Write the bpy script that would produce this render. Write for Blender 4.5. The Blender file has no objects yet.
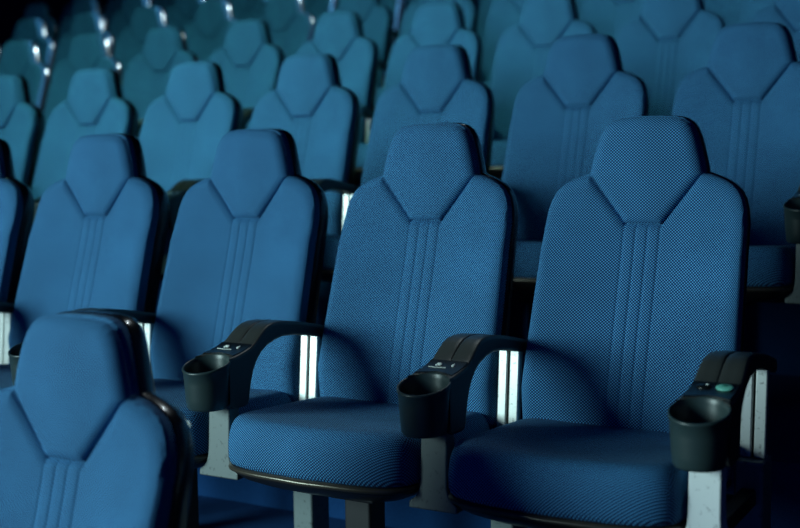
import bpy, math, random
from mathutils import Matrix, Vector
random.seed(4)
scene = bpy.context.scene
C = scene.collection

# ------------------------------------------------------------------ helpers
def link_mesh(name, verts, faces, mat, parent=None, uvs=None, smooth=True, mats=None, fmat=None):
    me = bpy.data.meshes.new(name)
    me.from_pydata(verts, [], faces)
    if uvs is not None:
        ul = me.uv_layers.new(name='UVMap')
        vi = [0] * len(me.loops)
        me.loops.foreach_get('vertex_index', vi)
        flat = []
        if callable(uvs):
            for p in me.polygons:
                n = p.normal
                for li in p.loop_indices:
                    flat.extend(uvs(verts[me.loops[li].vertex_index], n))
        else:
            for i in vi:
                flat.extend(uvs[i])
        ul.data.foreach_set('uv', flat)
    for m in (mats or [mat]):
        me.materials.append(m)
    if fmat:
        me.polygons.foreach_set('material_index', fmat)
    if smooth:
        me.polygons.foreach_set('use_smooth', [True] * len(me.polygons))
    me.update()
    o = bpy.data.objects.new(name, me)
    C.objects.link(o)
    if parent:
        o.parent = parent
    return o

def box_data(x0, x1, y0, y1, z0, z1):
    v = [(x, y, z) for z in (z0, z1) for y in (y0, y1) for x in (x0, x1)]
    f = [(0, 2, 3, 1), (4, 5, 7, 6), (0, 1, 5, 4), (2, 6, 7, 3), (0, 4, 6, 2), (1, 3, 7, 5)]
    return v, f

def join_data(parts):
    V, F = [], []
    for v, f in parts:
        b = len(V)
        V += v
        F += [tuple(i + b for i in q) for q in f]
    return V, F

def bevel(o, w=.004, seg=3, ang=35):
    m = o.modifiers.new('bevel', 'BEVEL')
    m.width = w; m.segments = seg; m.limit_method = 'ANGLE'; m.angle_limit = math.radians(ang)
    m.harden_normals = False
    return o

def front_normals(o, V, n_front, yf):
    """smooth shading of a cushion front from the slope of its surface"""
    me = o.data
    ns = [tuple(v.normal) for v in me.vertices]
    h = .0006
    for i in range(n_front):
        x, y, z = V[i]
        dx = (yf(x + h, z) - yf(x - h, z)) / (2 * h); dz = (yf(x, z + h) - yf(x, z - h)) / (2 * h)
        dx = max(-2.5, min(2.5, dx)); dz = max(-2.5, min(2.5, dz))
        l = math.sqrt(dx * dx + 1 + dz * dz)
        ns[i] = (dx / l, -1 / l, dz / l)
    me.normals_split_custom_set_from_vertices(ns)
    return o

def autosmooth(o, ang=35):
    for p in o.data.polygons:
        p.use_smooth = True
    o.data.set_sharp_from_angle(angle=math.radians(ang))
    return o

def lerp_tab(tab, t):
    if t <= tab[0][0]:
        return tab[0][1]
    for (a, va), (b, vb) in zip(tab, tab[1:]):
        if t <= b:
            k = (t - a) / (b - a)
            return va + (vb - va) * k
    return tab[-1][1]

def seg_dist(px, pz, a, b):
    ax, az = a; bx, bz = b
    dx, dz = bx - ax, bz - az
    L = dx * dx + dz * dz
    t = max(0, min(1, ((px - ax) * dx + (pz - az) * dz) / L)) if L else 0
    return math.hypot(px - ax - t * dx, pz - az - t * dz)

def rnd(d, r, k=1.0):
    if d >= r:
        return 0.0
    return k * (r - math.sqrt(max(0, r * r - (r - d) ** 2)))

# ------------------------------------------------------------------ materials
def new_mat(name):
    m = bpy.data.materials.new(name)
    m.use_nodes = True
    nt = m.node_tree
    return m, nt, nt.nodes['Principled BSDF']

def setp(b, **k):
    for n, v in k.items():
        b.inputs[n.replace('_', ' ')].default_value = v

def plastic(name, col, rough, metallic=0, bump=0.0, bscale=400, spec=.5, coat=0):
    m, nt, b = new_mat(name)
    setp(b, Base_Color=(*col, 1), Roughness=rough, Metallic=metallic)
    b.inputs['Specular IOR Level'].default_value = spec
    b.inputs['Coat Weight'].default_value = coat
    if bump:
        tc = nt.nodes.new('ShaderNodeTexCoord')
        n = nt.nodes.new('ShaderNodeTexNoise'); n.inputs['Scale'].default_value = bscale
        n.inputs['Detail'].default_value = 3
        bp = nt.nodes.new('ShaderNodeBump'); bp.inputs['Strength'].default_value = bump
        bp.inputs['Distance'].default_value = .001
        nt.links.new(tc.outputs['Object'], n.inputs['Vector'])
        nt.links.new(n.outputs['Fac'], bp.inputs['Height'])
        nt.links.new(bp.outputs['Normal'], b.inputs['Normal'])
    return m

def fabric(name, dark, light):
    m, nt, b = new_mat(name)
    N = nt.nodes; L = nt.links
    uv = N.new('ShaderNodeUVMap'); uv.uv_map = 'UVMap'
    sep = N.new('ShaderNodeSeparateXYZ'); L.new(uv.outputs['UV'], sep.inputs[0])
    def sine(sock, period):
        a = N.new('ShaderNodeMath'); a.operation = 'MULTIPLY'; a.inputs[1].default_value = 2 * math.pi / period
        L.new(sock, a.inputs[0])
        s = N.new('ShaderNodeMath'); s.operation = 'SINE'; L.new(a.outputs[0], s.inputs[0])
        return s.outputs[0]
    sx = sine(sep.outputs['X'], .0074); sy = sine(sep.outputs['Y'], .0066)
    mu = N.new('ShaderNodeMath'); mu.operation = 'MULTIPLY'; L.new(sx, mu.inputs[0]); L.new(sy, mu.inputs[1])
    mr = N.new('ShaderNodeMapRange'); mr.inputs['From Min'].default_value = -.02; mr.inputs['From Max'].default_value = .50
    L.new(mu.outputs[0], mr.inputs['Value'])
    mix = N.new('ShaderNodeMix'); mix.data_type = 'RGBA'
    mix.inputs['A'].default_value = (*dark, 1); mix.inputs['B'].default_value = (*light, 1)
    L.new(mr.outputs['Result'], mix.inputs['Factor'])
    # slow wear variation
    tc = N.new('ShaderNodeTexCoord')
    no = N.new('ShaderNodeTexNoise'); no.inputs['Scale'].default_value = 7; no.inputs['Detail'].default_value = 4
    L.new(tc.outputs['Object'], no.inputs['Vector'])
    hs = N.new('ShaderNodeMapRange'); hs.inputs['From Min'].default_value = .3; hs.inputs['From Max'].default_value = .7
    hs.inputs['To Min'].default_value = .88; hs.inputs['To Max'].default_value = 1.1
    L.new(no.outputs['Fac'], hs.inputs['Value'])
    hv = N.new('ShaderNodeHueSaturation'); L.new(mix.outputs['Result'], hv.inputs['Color']); L.new(hs.outputs['Result'], hv.inputs['Value'])
    L.new(hv.outputs['Color'], b.inputs['Base Color'])
    bp = N.new('ShaderNodeBump'); bp.inputs['Strength'].default_value = .15; bp.inputs['Distance'].default_value = .0012
    L.new(mr.outputs['Result'], bp.inputs['Height']); L.new(bp.outputs['Normal'], b.inputs['Normal'])
    setp(b, Roughness=.85)
    b.inputs['Specular IOR Level'].default_value = .25
    b.inputs['Sheen Weight'].default_value = .04
    b.inputs['Sheen Roughness'].default_value = .4
    b.inputs['Sheen Tint'].default_value = (.45, .75, .9, 1)
    return m

def brushed(name, col, rough=.38, metallic=.6):
    m, nt, b = new_mat(name)
    N = nt.nodes; L = nt.links
    tc = N.new('ShaderNodeTexCoord')
    n = N.new('ShaderNodeTexNoise'); n.inputs['Scale'].default_value = 90; n.inputs['Detail'].default_value = 8
    L.new(tc.outputs['Object'], n.inputs['Vector'])
    cr = N.new('ShaderNodeValToRGB')
    cr.color_ramp.elements[0].position = .28; cr.color_ramp.elements[0].color = (col[0] * .5, col[1] * .5, col[2] * .5, 1)
    cr.color_ramp.elements[1].position = .42; cr.color_ramp.elements[1].color = (*col, 1)
    L.new(n.outputs['Fac'], cr.inputs['Fac']); L.new(cr.outputs['Color'], b.inputs['Base Color'])
    setp(b, Roughness=rough, Metallic=metallic)
    return m

def carpet(name, a, c):
    m, nt, b = new_mat(name)
    N = nt.nodes; L = nt.links
    tc = N.new('ShaderNodeTexCoord')
    n = N.new('ShaderNodeTexNoise'); n.inputs['Scale'].default_value = 260; n.inputs['Detail'].default_value = 3
    L.new(tc.outputs['Object'], n.inputs['Vector'])
    mix = N.new('ShaderNodeMix'); mix.data_type = 'RGBA'
    mix.inputs['A'].default_value = (*a, 1); mix.inputs['B'].default_value = (*c, 1)
    L.new(n.outputs['Fac'], mix.inputs['Factor']); L.new(mix.outputs['Result'], b.inputs['Base Color'])
    bp = N.new('ShaderNodeBump'); bp.inputs['Strength'].default_value = .6; bp.inputs['Distance'].default_value = .004
    L.new(n.outputs['Fac'], bp.inputs['Height']); L.new(bp.outputs['Normal'], b.inputs['Normal'])
    setp(b, Roughness=.95)
    b.inputs['Specular IOR Level'].default_value = .15
    return m

M = {}
M['fabric'] = fabric('blue woven fabric', (.001, .012, .075), (.100, .415, .760))
M['shell'] = plastic('black back shell', (.008, .010, .016), .22, bump=.05, bscale=900, coat=.3)
M['pan'] = plastic('black seat pan', (.012, .012, .013), .35)
M['rim'] = plastic('bronze grey pan rim', (.10, .085, .065), .28, metallic=.5)
M['pad'] = plastic('dark grey arm pad', (.040, .044, .042), .40, bump=.25, bscale=700)
M['cup'] = plastic('dark green grey cup plastic', (.026, .046, .048), .36, bump=.12, bscale=900)
M['panel'] = plastic('black control panel', (.006, .007, .008), .3)
M['icon'] = plastic('white button', (.72, .78, .74), .4)
M['disc'] = plastic('pale green disc', (.16, .52, .42), .35)
M['disc2'] = plastic('green disc centre', (.03, .20, .15), .35)
M['alu'] = brushed('aluminium', (.62, .65, .63), .36, .8)
M['slot'] = plastic('dark slot', (.01, .01, .01), .6)
M['cast'] = brushed('cast bracket', (.15, .18, .18), .5, .4)
M['cast_lit'] = brushed('lit cast bracket', (.80, .84, .84), .45, .2)  # same cast metal, with the light on the row-end bracket painted into its colour
M['steel'] = brushed('grey steel leg', (.20, .25, .25), .5, .4)
M['black'] = plastic('black painted steel', (.010, .011, .013), .5)
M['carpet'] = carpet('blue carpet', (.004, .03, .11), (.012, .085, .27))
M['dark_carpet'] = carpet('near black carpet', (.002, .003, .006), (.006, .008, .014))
M['wall'] = carpet('dark wall cloth', (.006, .02, .10), (.012, .03, .14))

# ------------------------------------------------------------------ chair shape (origin on the floor, x right, y back, z up)
SPINE = [(.38, -.128), (.46, -.122), (.56, -.098), (.70, -.056), (.82, -.018), (.908, .006), (1.0, .012), (1.08, .018), (1.16, .030)]
def spine(z):
    # smoothed table
    return (lerp_tab(SPINE, z - .03) + lerp_tab(SPINE, z) * 2 + lerp_tab(SPINE, z + .03)) / 4
BX, BZ, JX, JZ = .042, .905, .133, 1.02
HW, ZB = .243, .40
HEAD_TOP = [(0, 1.148), (.03, 1.1475), (.06, 1.1455), (.080, 1.141), (.095, 1.131), (.105, 1.117), (.113, 1.099), (.119, 1.080), (.127, 1.050), (.133, 1.021)]
SHOULDER = [(.133, 1.019), (.155, 1.014), (.180, 1.005), (.203, .994), (.220, .979), (.231, .961), (.239, .937), (.243, .905)]
def taper(x, z):
    ax = abs(x)
    if ax < .133:
        return x
    return math.copysign(ax - (ax - .133) * .13 * min(1, max(0, (z - .45) / .45)), x)
def vee(ax):
    if ax <= BX:
        return BZ
    return BZ + (JZ - BZ) * (min(ax, JX) - BX) / (JX - BX)
def head_top(ax): return lerp_tab(HEAD_TOP, ax)
def back_top(ax):
    return vee(ax) if ax < JX else lerp_tab(SHOULDER, ax)
def back_bot(ax):
    return ZB + (0.03 * max(0, (ax - .21) / .037) ** 2)

def mirror(pts):
    return [(-x, z) for x, z in reversed(pts) if x > 0] + pts
SEAM_V = [((-JX, JZ), (-BX, BZ)), ((-BX, BZ), (BX, BZ)), ((BX, BZ), (JX, JZ))]
ht = mirror(HEAD_TOP)
HEAD_OUT = list(zip(ht, ht[1:]))
sh = SHOULDER + [(.243, ZB + .03)]
SH_OUT = list(zip(sh, sh[1:])) + [((-a[0], a[1]), (-b[0], b[1])) for a, b in zip(sh, sh[1:])]
BOT_OUT = [((-.243, ZB + .03), (-.21, ZB)), ((-.21, ZB), (.21, ZB)), ((.21, ZB), (.243, ZB + .03))]

def head_y(x, z):
    base = spine(z) + .30 * x * x - .011
    d1 = min(seg_dist(x, z, *s) for s in SEAM_V)
    d2 = min(seg_dist(x, z, *s) for s in HEAD_OUT)
    o = max(rnd(d1, .021, .8), rnd(d2, .028, .85))
    # a slight flat facet round the edge
    return base + o

def back_y(x, z):
    ax = abs(x)
    k = min(1, max(0, (z - .42) / .12)) * (1 - .55 * min(1, max(0, (z - .84) / .14)))
    wing = -.046 * max(0, (ax - .045) / .2) ** 1.15 * k      # side wings come forward
    base = spine(z) + wing - .004
    d1 = min(seg_dist(x, z, *s) for s in SEAM_V)
    d2 = min(seg_dist(x, z, *s) for s in SH_OUT)
    d3 = min(seg_dist(x, z, *s) for s in BOT_OUT)
    o = max(rnd(d1, .021, .8), rnd(d2, .034, .85), rnd(d3, .04))
    ch = 0.0
    if ax < .05 and z < BZ:
        for c in (-.042, -.014, .014, .042):
            ch += .0019 * math.exp(-((x - c) / .0032) ** 2)
        if ax < .042:
            t = ((x + .042) % .028) / .028
            ch -= .0010 * math.sin(math.pi * t)
    return base + o + ch

def wrap_uv(x, z, edges):
    """lay the cloth round the rolled edges instead of projecting it flat"""
    u, v = x, z
    for segs, r, k in edges:
        best = min(segs, key=lambda s: seg_dist(x, z, *s))
        d = seg_dist(x, z, *best)
        o = rnd(d, r, k)
        if o:
            (ax, az), (bx, bz) = best
            tx, tz = bx - ax, bz - az
            l = math.hypot(tx, tz) or 1
            nx, nz = -tz / l, tx / l
            if (x - ax) * nx + (z - az) * nz > 0:
                nx, nz = -nx, -nz
            u += nx * o * .8; v += nz * o * .8
    return (u, v)

def col_grid(xs, zbf, ztf, yf, nz, thick, wrap):
    V, F, U = [], [], []
    ts = []
    for j in range(nz + 1):
        t = j / nz
        # denser near both ends
        ts.append(t - .55 * math.sin(2 * math.pi * t) / (2 * math.pi))
    nx = len(xs)
    for x in xs:
        ax = abs(x)
        zb, zt = zbf(ax), ztf(ax)
        for t in ts:
            z = zb + (zt - zb) * t
            V.append((taper(x, z), yf(x, z), z)); U.append(wrap_uv(x, z, wrap))
    n1 = nz + 1
    for i in range(nx - 1):
        for j in range(nz):
            a = i * n1 + j
            F.append((a, a + n1, a + n1 + 1, a + 1))
    # boundary loop -> side walls
    loop = [i * n1 for i in range(nx)] + [(nx - 1) * n1 + j for j in range(1, n1)] + \
           [i * n1 + nz for i in range(nx - 2, -1, -1)] + [j for j in range(nz - 1, 0, -1)]
    prev = loop
    for dy in (thick * .3, thick * .65, thick):
        cur = []
        for k in loop:
            x, y, z = V[k]
            cur.append(len(V)); V.append((x, y + dy, z)); U.append((U[k][0] + math.copysign(dy, x), U[k][1]))
        m = len(prev)
        for q in range(m):
            r = (q + 1) % m
            F.append((prev[q], cur[q], cur[r], prev[r]))
        prev = cur
    return V, F, U

def sym(half):
    return [-x for x in reversed(half) if x > 0] + half
xs_back = sym([i * .0021 for i in range(0, 25)] + [.056, .064, .072, .081, .090, .099, .108, .116, .122, .127, .1315, .1345, .139, .146,
               .155, .165, .175, .185, .195, .204, .212, .219, .225, .230, .2335, .2365, .239, .241, .2422, .243])
xs_head = sym([i * .0075 for i in range(0, 10)] + [.071 + .0022 * i for i in range(0, 20)] + [.1145 + .0015 * i for i in range(0, 10)] + [.129 + .0008 * i for i in range(0, 5)] + [.133])

def fab_uv(x, z):
    return (x, z)

def make_shell_data():
    pts = HEAD_TOP[:-1] + [(.133, 1.021)] + SHOULDER[1:] + [(.243, .85), (.243, .78), (.243, .70), (.243, .62), (.243, .54), (.243, .47),
          (.236, ZB + .02), (.22, ZB), (.15, ZB - .01), (.07, ZB - .01)]
    out = pts + [(-x, z) for x, z in reversed(pts) if x > 0]
    # add bottom middle point
    i = len(pts)
    n = len(out)
    nor = []
    for k in range(n):
        a, b = out[k - 1], out[(k + 1) % n]
        tx, tz = b[0] - a[0], b[1] - a[1]
        l = math.hypot(tx, tz)
        nor.append((-tz / l, tx / l))
    V, F = [], []
    rings = [(-.010, .036), (-.002, .038), (.001, .042), (.0015, .050), (.0015, .064), (-.002, .077), (-.010, .086), (-.026, .090)]
    for off, dy in rings:
        for (x, z), (nx, nz) in zip(out, nor):
            w = -.046 * max(0, (abs(x) - .045) / .2) ** 1.15 * min(1, max(0, (z - .42) / .12)) * (1 - .55 * min(1, max(0, (z - .84) / .14)))
            V.append((taper(x, z) + nx * off, spine(z) + dy + (w * .6 if dy < .08 else w * .2), z + nz * off))
    for r in range(len(rings) - 1):
        for k in range(n):
            a = r * n + k; b = r * n + (k + 1) % n
            F.append((a, b, b + n, a + n))
    F.append(tuple(range((len(rings) - 1) * n, len(rings) * n))[::-1])
    return V, F

def plan_outline(hw, yf, yb, n=72, bow=.04):
    """seat plan: rounded rectangle with a bowed front"""
    P = []
    cy, hy = (yf + yb) / 2, (yb - yf) / 2
    for i in range(n):
        a = 2 * math.pi * i / n
        c, s = math.cos(a), math.sin(a)
        e = .27
        x = hw * math.copysign(abs(c) ** e, c)
        y = hy * math.copysign(abs(s) ** e, s)
        if y < 0:
            y -= bow * (1 - (x / hw) ** 2) * (-y / hy)
        P.append((x, cy + y))
    return P

SEAT_HW, SEAT_F, SEAT_B = .2455, -.530, -.085
def seat_data():
    n = 96
    base = plan_outline(SEAT_HW, SEAT_F, SEAT_B, n, .032)
    cx, cy = 0, (SEAT_F + SEAT_B) / 2
    V, F = [], []
    def ztop(x, y):
        t = (y - SEAT_F) / (SEAT_B - SEAT_F)      # 0 front 1 back
        return .492 - .030 * max(0, t) ** .8 + .006 * (abs(x) / .24) ** 2 * 1.2
    # side rings: (scale, height fraction)
    prof = [(.955, 0), (.985, .03), (1.0, .12), (1.002, .28), (1.0, .45), (.988, .62), (.968, .77), (.94, .88), (.905, .95), (.86, .985), (.80, 1.0)]
    rings = []
    for sc, hf in prof:
        ring = []
        for x, y in base:
            X = x * (1 - (1 - sc) * .75); Y = cy + (y - cy) * sc
            zb = .383
            z = zb + (ztop(X, Y) - zb) * hf
            ring.append(len(V)); V.append((X, Y, z))
        rings.append(ring)
    for sc in (.72, .62, .5, .38, .25, .12):
        ring = []
        for x, y in base:
            X = x * (1 - .2 * .75) * sc / .80 ; Y = cy + (y - cy) * sc
            ring.append(len(V)); V.append((X, Y, ztop(X, Y) - .002 * (1 - sc)))
        rings.append(ring)
    for a, b in zip(rings, rings[1:]):
        for k in range(n):
            l = (k + 1) % n
            F.append((a[k], a[l], b[l], b[k]))
    F.append(tuple(rings[-1])); F.append(tuple(reversed(rings[0])))
    return V, F
def seat_uv(v, n):
    if abs(n.x) > .75:
        return (v[1] + .003, v[2])
    return (v[0], v[1] + v[2])

def ring_loft(base, cy, spec, close=True):
    n = len(base); V, F = [], []
    for sc, z in spec:
        for x, y in base:
            V.append((x * sc, cy + (y - cy) * sc, z))
    for r in range(len(spec) - 1):
        for k in range(n):
            l = (k + 1) % n
            F.append((r * n + k, r * n + l, (r + 1) * n + l, (r + 1) * n + k))
    if close:
        F.append(tuple(reversed(range(n)))); F.append(tuple(range((len(spec) - 1) * n, len(spec) * n)))
    return V, F

ROT = -0.5281
def thing(name, label, cat, group, loc, rot=ROT):
    o = bpy.data.objects.new(name, None)
    C.objects.link(o)
    o.empty_display_size = .1
    o.location = loc; o.rotation_euler = (0, 0, rot)
    o['label'] = label; o['category'] = cat; o['group'] = group
    return o

def build_chair():
    t = thing('cinema_chair', '', 'chair', '', (0, 0, 0))
    V, F, U = col_grid(xs_back, back_bot, back_top, back_y, 74, .044, [(SEAM_V, .021, .8), (SH_OUT, .034, .85)])
    front_normals(link_mesh('backrest', V, F, M['fabric'], t, uvs=U), V, len(xs_back) * 75, back_y)
    V, F, U = col_grid(xs_head, vee, head_top, head_y, 40, .044, [(SEAM_V, .021, .8), (HEAD_OUT, .028, .85)])
    front_normals(link_mesh('headrest', V, F, M['fabric'], t, uvs=U), V, len(xs_head) * 41, head_y)
    V, F = make_shell_data()
    autosmooth(link_mesh('back_shell', V, F, M['shell'], t), 50)
    V, F = seat_data()
    link_mesh('seat_cushion', V, F, M['fabric'], t, uvs=seat_uv)
    cy = (SEAT_F + SEAT_B) / 2
    base = plan_outline(SEAT_HW, SEAT_F, SEAT_B, 96, .032)
    V, F = ring_loft(base, cy, [(.62, .330), (.78, .338), (.90, .352), (.965, .3655), (.985, .372), (.98, .384), (.90, .386)])
    pan = autosmooth(link_mesh('seat_pan', V, F, M['pan'], t), 50)
    V, F = ring_loft(base, cy, [(.984, .3705), (1.000, .3725), (1.006, .3765), (1.000, .3805), (.984, .3825)], close=False)
    link_mesh('rim', V, F, M['rim'], pan)
    # hinge beam and centre pedestal under the pan
    V, F = join_data([box_data(-.245, .245, -.19, -.11, .300, .345), box_data(-.06, .06, -.36, -.10, .285, .325)])
    bevel(link_mesh('seat_hinge', V, F, M['black'], t, smooth=False), .006)
    V, F = join_data([box_data(-.035, .035, -.335, -.265, .012, .30), box_data(-.08, .08, -.40, -.20, 0, .014)])
    bevel(link_mesh('pedestal', V, F, M['black'], t, smooth=False), .006)
    return t

# ------------------------------------------------------------------ armrest stand (origin on the floor, centred between two chairs)
CUPY, CUPR = -.515, .054
TOP = [(-.025, .618), (-.035, .627), (-.06, .633), (-.10, .643), (-.16, .656), (-.22, .667), (-.28, .675), (-.312, .676), (-.335, .673), (-.355, .665), (-.375, .652),
       (-.392, .640), (-.410, .6315), (-.430, .626), (-.450, .622), (-.475, .619), (-.50, .616)]
UNDER = [(-.50, .505), (-.475, .498), (-.445, .497), (-.428, .499), (-.420, .510), (-.416, .530), (-.410, .552), (-.401, .575), (-.387, .595), (-.368, .612),
         (-.344, .624), (-.31, .633), (-.27, .637), (-.22, .633), (-.16, .624), (-.10, .611), (-.06, .601), (-.035, .596), (-.025, .602)]
def arm_hw(y):
    return lerp_tab([(-.50, .050), (-.44, .049), (-.38, .046), (-.30, .042), (-.2, .034), (-.14, .029), (.03, .027)], y)
def arm_data():
    prof = TOP + UNDER
    n = len(prof)
    nor = []
    for k in range(n):
        a, b = prof[k - 1], prof[(k + 1) % n]
        ty, tz = b[0] - a[0], b[1] - a[1]
        l = math.hypot(ty, tz)
        nor.append((-tz / l, ty / l))     # inward normal sign fixed below
    cyy = sum(p[0] for p in prof) / n; 
    # polygon orientation: top runs towards -y, under runs back: determine sign by area
    area = sum(prof[k - 1][0] * prof[k][1] - prof[k][0] * prof[k - 1][1] for k in range(n))
    sgn = 1 if area > 0 else -1
    ts = [(-1, .0075), (-.985, .004), (-.95, .0016), (-.88, .0), (-.6, 0), (-.3, 0), (-.08, 0), (-.045, .0), (0, 0), (.045, 0), (.08, 0), (.3, 0), (.6, 0), (.88, 0), (.95, .0016), (.985, .004), (1, .0075)]
    V, F = [], []
    for t, ins in ts:
        for (y, z), (ny, nz) in zip(prof, nor):
            x = arm_hw(y) * t
            Y = y + ny * sgn * ins; Z = z + nz * sgn * ins
            if z > .6 and (y, z) in TOP and abs(t) < .06 and y > -.405:
                Z -= .0035 if t == 0 else .0008
            lim = CUPY + math.sqrt(max(0, (CUPR - .0022) ** 2 - x * x)) if abs(x) < CUPR - .0022 else CUPY
            V.append((x, max(Y, lim), Z))
    m = len(ts)
    for i in range(m - 1):
        for k in range(n):
            l = (k + 1) % n
            F.append((i * n + k, i * n + l, (i + 1) * n + l, (i + 1) * n + k))
    F.append(tuple(range(n))); F.append(tuple(reversed(range((m - 1) * n, m * n))))
    return V, F

def cup_data():
    N = 64
    zr, zb = .604, .502
    prof = [(.0, zb), (.036, zb), (.043, zb + .002), (.0465, zb + .008), (.049, zb + .03), (.0515, zb + .07), (.0535, zr - .006), (.0550, zr - .004), (.0555, zr),
            (.0545, zr + .0025), (.0525, zr + .0025), (.0505, zr), (.0495, zr - .008), (.0475, zb + .06), (.045, zb + .02), (.041, zb + .012), (.0, zb + .010)]
    V, F = [], []
    for r, z in prof:
        for k in range(N):
            a = 2 * math.pi * k / N
            x, y = r * math.cos(a), r * math.sin(a)
            w = max(0, (z - zb) / (zr - zb))
            V.append((x, CUPY + y, z + y * .26 * w))
    for i in range(len(prof) - 1):
        for k in range(N):
            l = (k + 1) % N
            F.append((i * N + k, i * N + l, (i + 1) * N + l, (i + 1) * N + k))
    return V, F

def ellipsoid(cx, cy, cz, rx, ry, rz, slope=0, n=20, m=8):
    V, F = [], []
    for i in range(m + 1):
        p = math.pi * i / m
        for k in range(n):
            a = 2 * math.pi * k / n
            x = rx * math.sin(p) * math.cos(a); y = ry * math.sin(p) * math.sin(a); z = rz * math.cos(p)
            V.append((cx + x, cy + y, cz + z + slope * y))
    for i in range(m):
        for k in range(n):
            l = (k + 1) % n
            F.append((i * n + k, (i + 1) * n + k, (i + 1) * n + l, i * n + l))
    return V, F

def top_z(y):
    return lerp_tab(sorted(TOP), y)

def build_arm(kind):
    t = thing('armrest_stand', '', 'armrest', '', (0, 0, 0))
    V, F = arm_data()
    arm = autosmooth(link_mesh('arm_pad', V, F, M['pad'], t), 40)
    V, F = cup_data()
    link_mesh('cup_holder', V, F, M['cup'], t)
    # control panel lying on the slope between pad and cup
    ys = [-.404, -.414, -.428, -.442, -.456, -.475]
    V, F = [], []
    for s, lift in ((0, .0022), (1, -.004)):
        for y in ys:
            for x in (-.043, -.03, 0, .03, .043):
                yy = y
                lim = CUPY + math.sqrt(max(0, (CUPR + .001) ** 2 - x * x))
                V.append((x, max(yy, lim), top_z(max(yy, lim)) + lift))
    q = len(ys) * 5
    for i in range(len(ys) - 1):
        for k in range(4):
            a = i * 5 + k
            F.append((a, a + 1, a + 6, a + 5)); F.append((q + a, q + a + 5, q + a + 6, q + a + 1))
    ring = [0, 1, 2, 3, 4, 9, 14, 19, 24, 29, 28, 27, 26, 25, 20, 15, 10, 5]
    for a, b in zip(ring, ring[1:] + ring[:1]):
        F.append((a, q + a, q + b, b))
    pn = autosmooth(link_mesh('control_panel', V, F, M['panel'], t), 40)
    sl = .28
    if kind == 'disc':
        V, F = ellipsoid(.021, -.424, top_z(-.424) + .0045, .017, .0125, .0035, sl)
        d = link_mesh('seat_disc', V, F, M['disc'], pn); d['label'] = 'pale green oval disc'
        V, F = ellipsoid(.021, -.424, top_z(-.424) + .0075, .006, .0045, .0015, sl)
        link_mesh('disc_mark', V, F, M['disc2'], pn)
        V, F = ellipsoid(-.018, -.424, top_z(-.424) + .0035, .014, .010, .003, sl)
        link_mesh('button', V, F, M['panel'], pn)
        V, F = ellipsoid(-.012, -.4215, top_z(-.4215) + .0065, .003, .002, .001, sl)
        link_mesh('button_mark', V, F, M['icon'], pn)
    else:
        V, F = join_data([ellipsoid(-.012, -.424, top_z(-.424) + .0035, .0065, .0042, .003, sl), ellipsoid(-.017, -.4275, top_z(-.4275) + .003, .0035, .0025, .002, sl)])
        b = link_mesh('button', V, F, M['icon'], pn); b['label'] = 'white button'
        V, F = join_data([ellipsoid(.020, -.425, top_z(-.425) + .003, .0042, .0045, .0022, sl), ellipsoid(.0205, -.4205, top_z(-.4205) + .003, .0022, .0022, .0022, sl)])
        b = link_mesh('button', V, F, M['icon'], pn); b['label'] = 'small white button'
        parts = []
        for i in range(13):
            x = -.030 + .038 * i / 12
            y = -.4375 - .0016 * math.sin(math.pi * i / 12)
            parts.append(ellipsoid(x, y, top_z(y) + .0028, .0022, .0009, .0009, sl, 8, 4))
        V, F = join_data(parts)
        link_mesh('trim_line', V, F, M['icon'], pn)
    # aluminium post, two strips either side of a slot
    def lean(v): return [(x, y - (z - .61) * -.09, z) for x, y, z in v]
    v1, f1 = box_data(-.026, -.0025, -.110, -.090, .43, .618)
    v2, f2 = box_data(.0025, .027, -.110, -.090, .43, .618)
    V, F = join_data([(lean(v1), f1), (lean(v2), f2)])
    post = bevel(link_mesh('post', V, F, M['alu'], t, smooth=False), .003, 2)
    v1, f1 = box_data(-.006, .006, -.102, -.082, .432, .616)
    V, F = join_data([(lean(v1), f1)])
    link_mesh('slot', V, F, M['slot'], post, smooth=False)
    # front bracket under the cup: a flat cast plate that flares out at its foot
    half = [(.030, .512), (.0302, .43), (.0305, .40), (.032, .382), (.036, .369), (.043, .359), (.052, .3525), (.056, .350), (.056, .336)]
    out = [(-x, z) for x, z in reversed(half)] + half
    n = len(out)
    V = [(x, -.475 + (.512 - z) * -.06, z) for x, z in out] + [(x, -.440, z) for x, z in out]
    F = [tuple(range(n))[::-1], tuple(range(n, 2 * n))] + [(k, (k + 1) % n, n + (k + 1) % n, n + k) for k in range(n)]
    bevel(link_mesh('bracket', V, F, M['cast_lit' if kind == 'disc' else 'cast'], t, smooth=False), .003, 2)
    # black side frame under the seats and grey steel rear leg
    V, F = join_data([box_data(-.016, .016, -.442, -.145, .338, .372)])
    bevel(link_mesh('side_frame', V, F, M['black'], t, smooth=False), .004, 2)
    V, F = join_data([box_data(-.030, .030, -.155, -.075, .012, .429), box_data(-.045, .045, -.175, -.045, 0, .014)])
    bevel(link_mesh('leg', V, F, M['steel'], t, smooth=False), .006, 3)
    return t

# ------------------------------------------------------------------ where the rows stand
S = .56
LAT = [.0626, 0, .054, .1095, .1476, .19, .235, .28]
D, H = 1.160, .3214
OX, OY, OZ = .5458, 2.6438, 0.0
CAMZ = 1.02 + .034
UD = Vector((math.cos(ROT + math.pi), math.sin(ROT + math.pi), 0))
VD = Vector((-math.sin(ROT), math.cos(ROT), 0))
def row_z(r): return (r - 1) * H if r > 0 else -.3478 + (r) * H
def spot(r, k, x=0, y=0, z=0):
    lat = LAT[r] if 0 <= r < len(LAT) else .05 * (r - 1)
    return Vector((OX, OY, row_z(r))) + UD * (lat + k * S - x) + VD * (D * (r - 1) + y) + Vector((0, 0, z))

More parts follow.
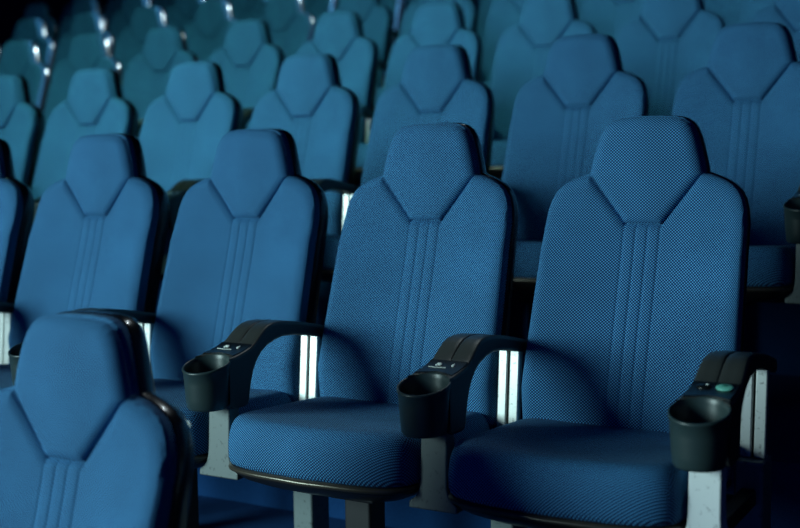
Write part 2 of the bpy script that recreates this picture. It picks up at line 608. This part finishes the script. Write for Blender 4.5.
def copy_tree(o, parent=None):
    c = o.copy(); C.objects.link(c)
    if parent is not None:
        c.parent = parent
    for ch in list(o.children):
        copy_tree(ch, c)
    return c

ORD = ['first', 'second', 'third', 'fourth', 'fifth', 'sixth', 'seventh', 'eighth', 'ninth', 'tenth', 'eleventh', 'twelfth', 'thirteenth', 'fourteenth']
ROWN = ['front row', 'second row', 'third row', 'fourth row', 'fifth row', 'sixth row', 'seventh row', 'eighth row']
# the chairs each row shows: (row, first column, last column)
ROWS = {0: (1, 1), 1: (0, 4), 2: (0, 6), 3: (0, 8), 4: (1, 11), 5: (3, 12), 6: (7, 13)}
HERO = {(0, 1): 'blurred blue chair alone in the front row, only headrest and upper back showing',
        (1, 0): 'large sharp blue chair at the right end of the second row',
        (1, 1): 'sharp blue chair in the second row, between two armrests with white buttons',
        (1, 2): 'blue chair in the second row directly behind the black cup holder left of centre',
        (1, 3): 'blue chair in the second row partly hidden behind the front-row headrest',
        (1, 4): 'blue chair in the second row cut off by the left edge of the picture'}
chair0 = build_chair(); used = [False]
def place_chair(r, k):
    o = chair0 if not used[0] else copy_tree(chair0)
    used[0] = True
    o.location = spot(r, k)
    o['group'] = 'cinema chairs in the ' + ROWN[r]
    if (r, k) in HERO:
        o['label'] = HERO[(r, k)]
    else:
        first = ROWS[r][0]
        if k - first == 0:
            o['label'] = 'blue high-backed cinema chair, rightmost one seen in the %s' % ROWN[r]
        else:
            o['label'] = 'blue high-backed cinema chair in the %s, %s from the right' % (ROWN[r], ORD[k - first])
for r, (a, b) in ROWS.items():
    for k in range(a, b + 1):
        place_chair(r, k)

# armrests: index k is the stand at the left-hand side of column k; -1 is the row end on the right
arm_btn = build_arm('button'); arm_disc = build_arm('disc')
ARMS = {1: (-1, 3), 2: (-1, 6), 3: (0, 7), 4: (1, 10), 5: (4, 11)}
AH = {(1, -1): 'black armrest with pale green disc behind its cup holder, at the row end',
      (1, 0): 'black cup holder armrest with bright white post, between the two sharpest chairs',
      (1, 1): 'black cup holder armrest left of centre over a grey flared bracket',
      (1, 2): 'dark armrest rising behind the front-row headrest, twin thin metal strips below it',
      (1, 3): 'armrest in the second row cut off by the left edge, thin metal post showing'}
ub = False
for r, (a, b) in ARMS.items():
    for k in range(a, b + 1):
        if (r, k) == (1, -1):
            o = arm_disc
        else:
            o = copy_tree(arm_btn) if ub else arm_btn
            ub = True
        o.location = spot(r, k, x=-.28)
        o['group'] = 'armrests of the ' + ROWN[r]
        if (r, k) in AH:
            o['label'] = AH[(r, k)]
        elif k == -1:
            o['label'] = 'dark cup holder armrest at the right end of the %s' % ROWN[r]
        else:
            f = ROWS[r][0]
            o['label'] = 'dark armrest in the %s, left of the %s chair from the right' % (ROWN[r], ORD[k - f])

# ------------------------------------------------------------------ stepped floor, aisle and walls
def struct(o):
    o['kind'] = 'structure'
    return o
def local_box(x0, x1, y0, y1, z0, z1):
    """box in the row frame: x to the right of column 0, y behind row 1"""
    v, f = box_data(x0, x1, y0, y1, z0, z1)
    o = Vector((OX, OY, 0))
    return [tuple(o + UD * (-p[0]) + VD * p[1] + Vector((0, 0, p[2]))) for p in v], f
RX = .37      # right-hand edge of the seating block
parts = []; ais = []
for r in range(-3, 12):
    y0 = D * (r - 1) - .87; y1 = y0 + D
    if r == 11: y1 += 2
    z = row_z(r)
    x1 = RX
    parts.append(local_box(-9.5, x1, y0, y1 + (0 if r == 11 else .02), z - .7, z))
    hz = row_z(r + 1) - z
    ais.append(local_box(x1, 2.6, y0, y1 - D / 2, z - .7, z))
    ais.append(local_box(x1, 2.6, y1 - D / 2, y1, z - .7, z + hz / 2))
V, F = join_data(parts)
struct(link_mesh('floor', V, F, M['carpet'], smooth=False))
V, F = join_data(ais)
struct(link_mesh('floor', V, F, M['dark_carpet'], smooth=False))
yA, yB_ = D * -4 - .87, D * 10 + D + 1.0
for nm, b in (('wall_right', (2.6, 2.75, yA, yB_, -2.5, 7)), ('wall_left', (-9.65, -9.5, yA, yB_, -2.5, 7)),
              ('wall_back', (-9.65, 2.75, yB_, yB_ + .15, -2.5, 7)), ('ceiling', (-9.65, 2.75, yA, yB_ + .15, 7, 7.15))):
    V, F = local_box(*b)
    struct(link_mesh(nm, V, F, M['wall'], smooth=False))

# ------------------------------------------------------------------ light
def area(name, loc, target, size, sizey, energy, col, spread=180):
    l = bpy.data.lights.new(name, 'AREA'); l.shape = 'RECTANGLE'; l.size = size; l.size_y = sizey
    l.energy = energy; l.color = col; l.spread = math.radians(spread)
    o = bpy.data.objects.new(name, l); C.objects.link(o)
    o.location = loc
    o.rotation_euler = (Vector(target) - Vector(loc)).to_track_quat('-Z', 'Y').to_euler()
    return o
def spotl(name, loc, target, energy, col, ang, blend=.6, rad=.1):
    l = bpy.data.lights.new(name, 'SPOT'); l.energy = energy; l.color = col
    l.spot_size = math.radians(ang); l.spot_blend = blend; l.shadow_soft_size = rad
    o = bpy.data.objects.new(name, l); C.objects.link(o)
    o.location = loc
    o.rotation_euler = (Vector(target) - Vector(loc)).to_track_quat('-Z', 'Y').to_euler()
    return o
spotl('stage_lamp', tuple(spot(1, 0, -4.2, -5.7, 1.95)), tuple(spot(1, 1, .1, .2, 1.1)), 1600, (.66, .96, .96), 58, .6, 1.1)
spotl('house_lamp_left', tuple(spot(1, 0, -3.2, -1.6, 4.4)), tuple(spot(3, 6.2, .3, .5, .9)), 500, (.46, 1.0, .68), 76, 1.0, .3)
spotl('rear_lamp', tuple(spot(4, 7, 2.3, 3.3, 3.5)), tuple(spot(4, 8.6, 0, 0, 1.1)), 2200, (.60, .88, 1.0), 42, .5, .28)
spotl('overhead_lamp', (.5, 4.3, 3.6), tuple(spot(0, 1, .1, 0, .9)), 90, (.8, .95, 1.0), 26, .8, .07)

w = bpy.data.worlds.new('World'); scene.world = w
w.use_nodes = True
bg = w.node_tree.nodes['Background']
bg.inputs['Color'].default_value = (.008, .05, .5, 1)
bg.inputs['Strength'].default_value = .2

# ------------------------------------------------------------------ camera
cam = bpy.data.cameras.new('camera'); co = bpy.data.objects.new('camera', cam); C.objects.link(co)
cam.sensor_width = 36; cam.lens = 1175.72 / 800 * 36
cam.clip_start = .05
R = Matrix.Rotation(math.radians(90 - 5), 4, 'X') @ Matrix.Rotation(-.0144, 4, 'Z')
co.matrix_world = Matrix.Translation((0, 0, CAMZ)) @ R
cam.dof.use_dof = True; cam.dof.focus_distance = 2.62; cam.dof.aperture_fstop = 2.2
scene.camera = co

scene.view_settings.view_transform = 'Standard'
scene.view_settings.look = 'None'
scene.view_settings.exposure = 0
scene.view_settings.gamma = 1
